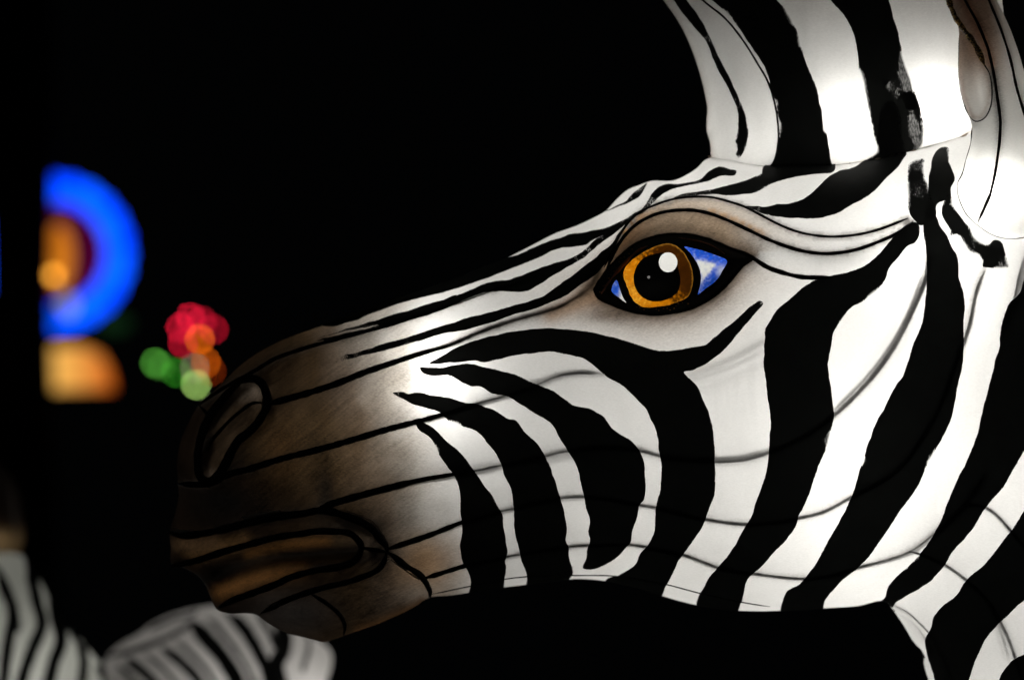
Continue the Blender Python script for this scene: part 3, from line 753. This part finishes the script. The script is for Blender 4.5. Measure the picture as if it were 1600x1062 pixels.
def mane_paint(U, V):
    n = len(U); c = np.tile(np.array([[.9, .9, .885]]), (n, 1))
    c = lerp(c, .5 * np.exp(-seg_dist(U, V, catmull(MANE_SEAM, 6)) / 4), (.45, .36, .28))
    c = lerp(c, .45 * np.exp(-seg_dist(U, V, MANE_D, True) / 5), (.3, .24, .18))
    c = lerp(c, .35 * smooth(60, -40, V), (.45, .38, .31))  # dimmer light towards the mane's top, painted into the tint
    return c
mv, mf, mc = triangulate(MANE_M, 7.0, lines=[catmull(V1, 6)], clip=MANE_D, fine_rim=True)
mane = empty('mane', (0, 0, 0)); mane.parent = zebra; mane.location = -zebra.location
for pf in split_panels(mv, mf, mc):
    v, f, _ = compact(mv, pf)
    o = mesh_obj('silk_panel', MANE.place(v[:, 0], v[:, 1]), f, MAT_SILK, mane, attrs={'tint': mane_paint(v[:, 0], v[:, 1])})
    mirror_copy(o, mane)
rib(MANE, V1, 1.6, mane, off=.3)
rib(MANE, P("1000 -46 1036 0 1062 38 1079 73 1094 117 1102 151 1105 170 1104 188 1104 206 1109 221 1111 238"), 1.6, mane, mirror=False)
MAT_HEM = silk_material('glued_hem', fixed=(.42, .34, .27), grain=.5)
rib(MANE, MANE_SEAM, 3.8, mane, off=-1.2, name='hem_seam', mat=MAT_HEM, rough=.4)
MANE_ST = [
 ("""1053 0 1068 22 1081 38 1102 62 1113 88 1124 111 1139 139 1150 164 1154 181 1153 200 1150 221 1152 234 1149 243 1151 250 1158 244 1166 228 1170 209 1169 200 1164 177 1152 147 1136 113 1120 81 1105 49 1090 22 1073 0 1050 -30 1010 -75 990 -75 1025 -35""", ((1161, 215, 22, .16), (1150, 248, 8, .3))),
 ("""1112 0 1135 19 1150 38 1169 66 1188 94 1200 117 1204 136 1216 179 1218 200 1216 222 1209 254 1194 270 1226 274 1262 271 1299 267 1297 243 1292 211 1288 200 1282 166 1273 132 1260 100 1252 75 1243 45 1228 17 1214 0 1170 -60 1110 -120 1040 -130 1070 -50""",
  ((1232, 30, 16, .42), (1250, 66, 12, .4), (1225, 200, 16, .36), (1222, 160, 12, .34), (1228, 250, 18, .22), (1150, 18, 18, .25), (1240, 258, 14, .2), (1292, 200, 8, .3))),
 ("""1300 2 1315 19 1326 36 1334 56 1340 83 1342 105 1347 122 1354 160 1362 200 1366 219 1369 236 1356 249 1345 258 1381 252 1428 239 1441 229 1444 211 1444 200 1434 158 1426 132 1413 94 1405 60 1396 28 1388 0 1375 -60 1340 -140 1240 -120 1275 -40""",
  [(1408 + 26 * t, 92 + 138 * t, 11 + 5 * math.sin(t * 9), .62) for t in [k / 12 for k in range(13)]] + [(1345 + 21 * t, 118 + 118 * t, 8 + 3 * math.sin(t * 7), .6) for t in [k / 12 for k in range(13)]] + [(1388, 132, 20, .5), (1402, 145, 18, .5)]),
]
for s, th in MANE_ST: stripe(MANE, P(s), mane, clip=MANE_D, thin=th, off=1.0)
for s in ("1413 146 1420 143 1428 147 1433 158 1431 170 1423 175 1416 170 1413 160 1406 150", "1379 124 1386 122 1390 128 1386 133 1383 142 1379 138", "1372 215 1380 165 1393 158 1405 172 1410 215 1412 236 1378 242"):
    stripe(MANE, P(s), mane, off=1.8, name='paint_daub', thin=((1390, 200, 40, .30),), spacing=4)
# unseen blocker added inside the mane to shadow the silk above
c = world_pt(1482, -6, 40 * S)
tube('shadow_blocker', [c + Vector((0, .03, 0)), c + Vector((0, -.002, 0))], .024, MAT_WIRE, mane, 14)

# ------------------------------------------------------------------ ear
EAR_D = catmull(P("""1478 -20 1483 0 1494 25 1499 60 1498 113 1502 147 1513 179 1519 200 1517 224 1509 251 1496 286 1506 330 1526 350 1554 368 1580 373 1640 366 1668 250 1635 180 1606 128 1592 83 1579 47 1558 0 1520 -90 1470 -170 1430 -160"""), 5, True)
def ear_c(U, V): return np.interp(V, [-170, 0, 200, 380], [40, 66, 128, 196])
def ear_feat(U, V):
    return -14 * gauss(np.hypot((U - 1524) / 20, (V - 130) / 50), 1) + 5 * np.exp(-seg_dist(U, V, P("1507 0 1528 38 1543 75 1552 113 1558 151 1563 190 1561 228 1547 304 1527 349")) / 8)
EAR = Shell(EAR_D, .5, cap=50, step=5, centre=ear_c, feat=ear_feat)
TEAR = P("1499 48 1498 80 1498 113 1502 147 1513 179 1524 190 1537 186 1547 169 1550 141 1545 113 1538 102 1526 78 1512 55")
EL = {
 'tear': (TEAR + [TEAR[0]], 1.1), 'mid': (P("1490 -40 1507 0 1528 38 1543 75 1552 113 1558 151 1563 190 1561 228 1556 266 1547 304 1535 332 1527 349"), 2.2),
 'edge': (P("1520 -70 1545 0 1564 47 1579 94 1588 136 1600 177 1615 230"), 2.6), 'low': (P("1524 190 1519 200 1517 224 1509 251 1503 273 1496 288 1507 330 1526 350 1554 368 1580 373 1620 368"), 1.5)}
def ear_paint(U, V):
    n = len(U); c = np.tile(np.array([[.92, .92, .90]]), (n, 1))
    up = smooth(175, 40, V)
    c = lerp(c, .85 * up * smooth(1592, 1570, U - (V - 60) * .22 + 20), (.40, .28, .20))
    t = inside(U, V, TEAR)
    c = lerp(c, np.where(t, .8, 0) * smooth(125, 55, V), (.50, .36, .27))
    c = lerp(c, np.where(t, .6, 0) * gauss(seg_dist(U, V, TEAR, True), 7), (.5, .34, .25))
    mid = catmull(EL['mid'][0], 6)
    c = lerp(c, .93 * gauss(seg_dist(U, V, mid), 8.5) * smooth(290, 130, V), (.03, .026, .022))
    c = lerp(c, .7 * gauss(seg_dist(U, V, P("1500 -20 1515 18 1535 60 1548 100")), 8), (.55, .30, .19))
    return c
ev, ef, ec = triangulate(EAR_D, 5.0, lines=[catmull(v[0], 5) for k, v in EL.items() if k != 'low'], fine_rim=True)
ear = empty('ear', (0, 0, 0)); ear.parent = zebra; ear.location = -zebra.location
for pf in split_panels(ev, ef, ec, 120):
    v, f, _ = compact(ev, pf)
    o = mesh_obj('silk_panel', EAR.place(v[:, 0], v[:, 1]), f, MAT_SILK, ear, attrs={'tint': ear_paint(v[:, 0], v[:, 1])})
    mirror_copy(o, ear)
v, f, _ = compact(ev, ef)
bk = mesh_obj('ear_back', EAR.place(v[:, 0], v[:, 1], 0, -1), f[:, ::-1], MAT_SILK, ear, attrs={'tint': ear_paint(v[:, 0], v[:, 1])})
mirror_copy(bk, ear)
for k, (pts, r) in EL.items(): rib(EAR, pts, r, ear, off=-.5 * r)
def glitter_material():
    m, nt, nd, lk = nodes_of('gold_glitter')
    out = N(nt, 'ShaderNodeOutputMaterial'); b = N(nt, 'ShaderNodeBsdfPrincipled'); tc = N(nt, 'ShaderNodeTexCoord')
    vo = N(nt, 'ShaderNodeTexVoronoi'); vo.inputs['Scale'].default_value = 900; lk.new(tc.outputs['Object'], vo.inputs['Vector'])
    r = N(nt, 'ShaderNodeValToRGB'); lk.new(vo.outputs['Color'], r.inputs[0])
    r.color_ramp.elements[0].position = .45; r.color_ramp.elements[0].color = (.05, .032, .012, 1)
    r.color_ramp.elements[1].position = .8; r.color_ramp.elements[1].color = (.85, .6, .22, 1)
    lk.new(r.outputs[0], b.inputs['Base Color']); b.inputs['Roughness'].default_value = .35
    bw = N(nt, 'ShaderNodeRGBToBW'); lk.new(r.outputs[0], bw.inputs[0])
    lk.new(bw.outputs[0], b.inputs['Transmission Weight'])
    tr = N(nt, 'ShaderNodeBsdfTranslucent'); lk.new(r.outputs[0], tr.inputs[0])
    mx = N(nt, 'ShaderNodeMixShader'); mx.inputs[0].default_value = .5; lk.new(b.outputs[0], mx.inputs[1]); lk.new(tr.outputs[0], mx.inputs[2])
    b.inputs['Transmission Weight'].default_value = 0
    nt.links.remove(b.inputs['Transmission Weight'].links[0])
    lk.new(mx.outputs[0], out.inputs[0]); return m
rib(EAR, P("1470 -30 1484 0 1492 23 1503 41 1517 60 1530 81 1539 102"), 4.4, ear, off=1.5, name='gold_glitter_rim', mat=glitter_material(), rough=.3)

# ------------------------------------------------------------------ zebra lanterns in the background (out of focus)
def far_zebra(outline, strokes, y0, label, name='zebra_lantern', base=(0.86, .88, .82), k=.5, cap=140, extra=None):
    oc = catmull(P(outline), 10, True)
    sh = Shell(oc, k, cap=cap, step=10, y0=y0)
    bt = oc[np.argmax(oc[:, 1])]
    root = empty(name, sh.place([bt[0]], [bt[1]])[0], label, 'lantern', 'zebra lanterns standing in the dark behind')
    v, f, _ = triangulate(oc, 14, clip=oc, fine_rim=True); v, f, _ = compact(v, f)
    n = np.array([noise.noise((a * .01, b * .01, 1.7)) for a, b in v])
    tint = np.array(base)[None, :] * (1 + .12 * n)[:, None]
    o = mesh_obj('silk_body', sh.place(v[:, 0], v[:, 1]), f, MAT_SILK, root, attrs={'tint': tint})
    mirror_copy2 = mesh_obj('silk_body', sh.place(v[:, 0], v[:, 1], 0, -1), f[:, ::-1], MAT_SILK, root, attrs={'tint': tint})
    for pts, wd in strokes:
        c = catmull(P(pts), 4); t = np.gradient(c, axis=0); nn = np.c_[-t[:, 1], t[:, 0]] / (np.linalg.norm(t, axis=1)[:, None] + 1e-9)
        s = np.linspace(0, 1, len(c)); ww = wd * .85 * np.clip(np.minimum(s * 5 + .25, 1), 0, 1)
        poly = [tuple(x) for x in (c + nn * ww[:, None])[::3]] + [tuple(x) for x in (c - nn * ww[:, None])[::-1][::3]]
        stripe(sh, poly, root, clip=oc, off=1.5, mirror=False, spacing=8)
    return root, sh
Y2 = -0.95
far_zebra("""-60 866 -20 862 20 864 42 872 54 890 66 912 82 930 98 962 116 988 138 1014 165 1046 200 1090 250 1170 280 1420 -380 1420 -400 1050 -240 920""",
          [("-8 880 10 925 20 955 13 1000 5 1062 0 1110", 11), ("-40 900 -25 960 -22 1010 -32 1080", 12), ("40 868 50 905 58 945 65 974 51 1011 37 1052 25 1100", 11),
           ("76 935 90 975 95 1000 84 1034 74 1075 66 1110", 12), ("118 1000 130 1026 128 1060 118 1110", 9), ("20 960 24 975 22 985", 10), ("62 905 84 940 108 985 132 1018", 5), ("150 1040 172 1066 190 1110", 10)],
          Y2, 'blurred striped zebra lantern at the left edge, its neck rising', k=.45)
far_zebra("""162 1040 168 1024 190 1004 216 990 236 975 262 962 300 951 340 945 400 950 440 963 476 985 505 1004 518 1021 516 1046 508 1070 520 1150 600 1420 60 1420 90 1180 140 1085""",
          [("292 972 306 980 326 1001 350 1029 370 1062 390 1110", 15), ("352 956 378 978 402 1016 420 1056 435 1110", 12), ("432 964 441 985 443 1010 432 1038 440 1080", 15), ("254 1012 280 1031 306 1057 335 1100", 10),
           ("198 1030 225 1050 260 1090", 9), ("170 1026 224 1011 266 994 292 979", 5), ("228 1022 250 1040 285 1080", 4), ("232 985 270 968 310 958", 4), ("478 985 482 1010 470 1050", 4), ("322 962 350 992 378 1030 402 1075", 5), ("404 958 420 985 430 1010", 6), ("275 1000 300 1022 325 1050 350 1090", 5), ("185 1040 205 1060 230 1095", 5)],
          Y2, 'blurred striped back of a zebra lantern under the big chin', base=(.84, .82, .80), k=.45)
tuft_out = catmull(P("-60 700 -10 715 22 748 36 800 38 840 30 862 0 872 -40 870 -70 800"), 8, True)
tsh = Shell(tuft_out, .4, step=8, y0=Y2)
troot = empty('lantern_topknot', tsh.place([0], [868])[0], 'dim brown blurred lantern tip above the left zebra', 'lantern')
v, f, _ = triangulate(tuft_out, 12); v, f, _ = compact(v, f)
tt = lerp(np.tile(np.array([[.05, .03, .018]]), (len(v), 1)), smooth(815, 850, v[:, 1]), (.40, .27, .13))
mesh_obj('silk_body', tsh.place(v[:, 0], v[:, 1]), f, MAT_SILK, troot, attrs={'tint': tt}); mesh_obj('silk_body', tsh.place(v[:, 0], v[:, 1], 0, -1), f[:, ::-1], MAT_SILK, troot, attrs={'tint': tt})
def far_lamp(u, v, y0, p, r=.03):
    l = bpy.data.lights.new('far_bulb', 'POINT'); l.energy = p; l.shadow_soft_size = r; l.color = (1, .97, .92)
    o = bpy.data.objects.new('far_bulb', l); COL.objects.link(o); o.location = world_pt(u, v, y0)
far_lamp(20, 1120, Y2, .31); far_lamp(360, 1110, Y2, .17); far_lamp(-120, 1000, Y2, .08); far_lamp(470, 1080, Y2, .08); far_lamp(0, 835, Y2, .006, .01)

# ------------------------------------------------------------------ far coloured lanterns
Y3 = -6.4
K3 = S * (F - Y3) / F
def far_pt(u, v, dy=0.0): return world_pt(u, v, Y3 + dy)
ring_root = empty('ring_lantern', far_pt(85, 620), 'blurred lantern with a glowing blue ring around an orange centre', 'lantern')
def lathe_ring(cu, cv, r0, r1, mat, name, dy=0.0, arc=(0, 360), thick=12, bumps=0):
    vs = []; fs = []; n = 96; m = 12; c = far_pt(cu, cv, dy); rm = (r0 + r1) / 2; rw = (r1 - r0) / 2
    for i in range(n):
        a = math.radians(arc[0] + (arc[1] - arc[0]) * i / (n - 1 if arc != (0, 360) else n))
        sw = 1 + .1 * math.cos(a * bumps) if bumps else 1
        for j in range(m):
            b = 2 * math.pi * j / m
            rr = (rm + rw * sw * math.cos(b)) * K3
            vs.append(c + Vector((rr * math.cos(a), thick * K3 * math.sin(b), rr * math.sin(a))))
    full = arc == (0, 360)
    for i in range(n if full else n - 1):
        for j in range(m): fs.append((i * m + j, i * m + (j + 1) % m, ((i + 1) % n) * m + (j + 1) % m, ((i + 1) % n) * m + j))
    return mesh_obj(name, vs, fs, mat, ring_root)
lathe_ring(84, 396, 80, 121, glow_material('blue_lit_silk', (.0, .045, 1.0), (.002, .09, 1.0), 2.3, 9), 'blue_ring', bumps=24)
def dome(cu, cv, ru, rv, mat, name, root, dy=0.0, bulge=10):
    vs = [far_pt(cu, cv, dy + bulge * K3)]; fs = []; n = 32; m = 5
    for k in range(1, m + 1):
        t = k / m * math.pi / 2
        for i in range(n):
            a = 2 * math.pi * i / n
            vs.append(far_pt(cu + ru * math.sin(t) * math.cos(a), cv + rv * math.sin(t) * math.sin(a), dy + bulge * K3 * math.cos(t)))
    for i in range(n): fs.append((0, 1 + i, 1 + (i + 1) % n))
    for k in range(m - 1):
        for i in range(n): fs.append((1 + k * n + i, 1 + (k + 1) * n + i, 1 + (k + 1) * n + (i + 1) % n, 1 + k * n + (i + 1) % n))
    vs.append(far_pt(cu, cv, dy - bulge * .3 * K3)); b = len(vs) - 1
    for i in range(n): fs.append((b, 1 + (m - 1) * n + (i + 1) % n, 1 + (m - 1) * n + i))
    return mesh_obj(name, vs, fs, mat, root)
dome(84, 395, 79, 79, glow_material('maroon_lit_silk', (.05, .0, .02), (.08, .001, .03), .9), 'centre_disc', ring_root, dy=-.02, bulge=4)
dome(92, 400, 22, 50, glow_material('orange_lit_silk', (.85, .27, .012), (.6, .16, .01), 1.0, 9), 'orange_petal', ring_root, dy=.02, bulge=12)
dome(84, 430, 7, 7, glow_material('orange_bulb_glow', (1, .38, .03), (1, .42, .05), 4.5), 'centre_bulb', ring_root, dy=.9, bulge=8)
dome(106, 476, 13, 15, glow_material('pale_lit_silk', (.4, .42, .5), (.3, .33, .42), .8), 'pale_petal', ring_root, dy=.04, bulge=8)
dome(90, 492, 10, 12, glow_material('blue_lit_petal', (.0, .09, .75), (.0, .12, .9), .9), 'blue_petal', ring_root, dy=.05, bulge=8)
def prism(poly, mat, name, root, dy=0.0, th=.08):
    n = len(poly); vs = [far_pt(u, v, dy + th / 2) for u, v in poly] + [far_pt(u, v, dy - th / 2) for u, v in poly]
    fs = [tuple(range(n))[::-1], tuple(range(n, 2 * n))] + [(i, (i + 1) % n, n + (i + 1) % n, n + i) for i in range(n)]
    return mesh_obj(name, vs, fs, mat, root, smooth_shade=False)
def ramp_glow(name, ua, ub, ca, cb, strength):
    m, nt, nd, lk = nodes_of(name)
    out = N(nt, 'ShaderNodeOutputMaterial'); em = N(nt, 'ShaderNodeEmission'); tc = N(nt, 'ShaderNodeTexCoord')
    sx = N(nt, 'ShaderNodeSeparateXYZ'); lk.new(tc.outputs['Object'], sx.inputs[0])
    xa = far_pt(ua, 0).x; xb = far_pt(ub, 0).x
    r = N(nt, 'ShaderNodeMapRange'); lk.new(sx.outputs[0], r.inputs[0]); r.inputs[1].default_value = xa; r.inputs[2].default_value = xb
    mx = N(nt, 'ShaderNodeMix', data_type='RGBA'); lk.new(r.outputs[0], mx.inputs['Factor']); mx.inputs['A'].default_value = (*ca, 1); mx.inputs['B'].default_value = (*cb, 1)
    lk.new(mx.outputs['Result'], em.inputs[0]); em.inputs[1].default_value = strength; lk.new(em.outputs[0], out.inputs[0]); return m
prism(P("50 542 130 542 158 554 172 580 178 608 50 610"), ramp_glow('amber_lit_base', 85, 180, (.80, .43, .09), (.50, .075, .002), 1.25), 'lantern_base', ring_root)
dome(178, 505, 26, 14, glow_material('dim_green_silk', (.004, .018, .006), (.006, .022, .006), 1), 'green_leaf', ring_root, dy=-.1)
# dark post that hides the left half of the ring lantern
MAT_POST = solid_material('dark_bark', (.01, .009, .008), .9, .1, .6, 30)
pv = []
post_root = tube('dark_post', [far_pt(31, y, .35) for y in range(1500, -400, -60)], [52 * K3 * (1 + .06 * math.sin(y * .01) - .00009 * (700 - y)) for y in range(1500, -400, -60)], MAT_POST, None, 12)
post_root['label'] = 'unlit dark post hiding the left part of the blue ring'; post_root['category'] = 'post'
# loose coloured bulbs
MAT_SOCKET = solid_material('bulb_socket', (.01, .01, .01), .5)
def bulb(u, v, r, col, strength, label, dy=0.0):
    root = empty('light_bulb', far_pt(u, v + r, dy), label, 'light', 'coloured bulbs of the far lantern')
    m = glow_material('bulb_glow', col, tuple(x * .9 for x in col), strength)
    vs = []; fs = []; c = far_pt(u, v, dy)
    for i in range(7):
        for j in range(12):
            a = math.pi * i / 6; b = 2 * math.pi * j / 12; w_ = math.sin(a) * (1 if i < 4 else .8)
            vs.append(c + Vector((w_ * math.cos(b), w_ * math.sin(b), math.cos(a) * 1.15)) * r * K3)
    for i in range(6):
        for j in range(12): fs.append((i * 12 + j, i * 12 + (j + 1) % 12, (i + 1) * 12 + (j + 1) % 12, (i + 1) * 12 + j))
    mesh_obj('glass', vs, fs, m, root)
    tube('socket', [c + Vector((0, 0, -1.05 * r * K3)), c + Vector((0, 0, -2.0 * r * K3))], r * .5 * K3, MAT_SOCKET, root, 8)
RED = (.80, .012, .045); ORG = (.95, .17, .006); GRN = (.07, .30, .035); LGR = (.42, .72, .17)
for (u, v, c, s, lab) in [
        (297, 496, RED, 13, 'red bulb topmost of the blurred cluster'), (282, 512, RED, 11, 'red bulb at the left of the red cluster'), (334, 515, RED, 7, 'red bulb at the right of the red cluster'),
        (286, 536, RED, 9, 'red bulb lowest of the red cluster'), (315, 502, RED, 7, 'red bulb between the topmost and the right one'), (312, 530, ORG, 12, 'bright orange bulb in the middle of the red cluster'),
        (322, 566, ORG, 8, 'orange bulb above the pale green one'), (330, 580, (.5, .06, .002), 4, 'dim orange bulb right of the pale green one'), (242, 567, GRN, 15, 'green bulb leftmost of the cluster'), (252, 572, GRN, 6, 'dimmer green bulb overlapping the leftmost one'),
        (275, 582, (.02, .17, .01), 15, 'dark green bulb between two paler green ones'), (306, 601, LGR, 14, 'pale green bulb lowest of the cluster'), (304, 575, (.45, .4, .25), 6, 'pale yellowish bulb above the lowest green one')]:
    bulb(u, v, 3.2, c, s * 1.7, lab, random.uniform(-.05, .05))
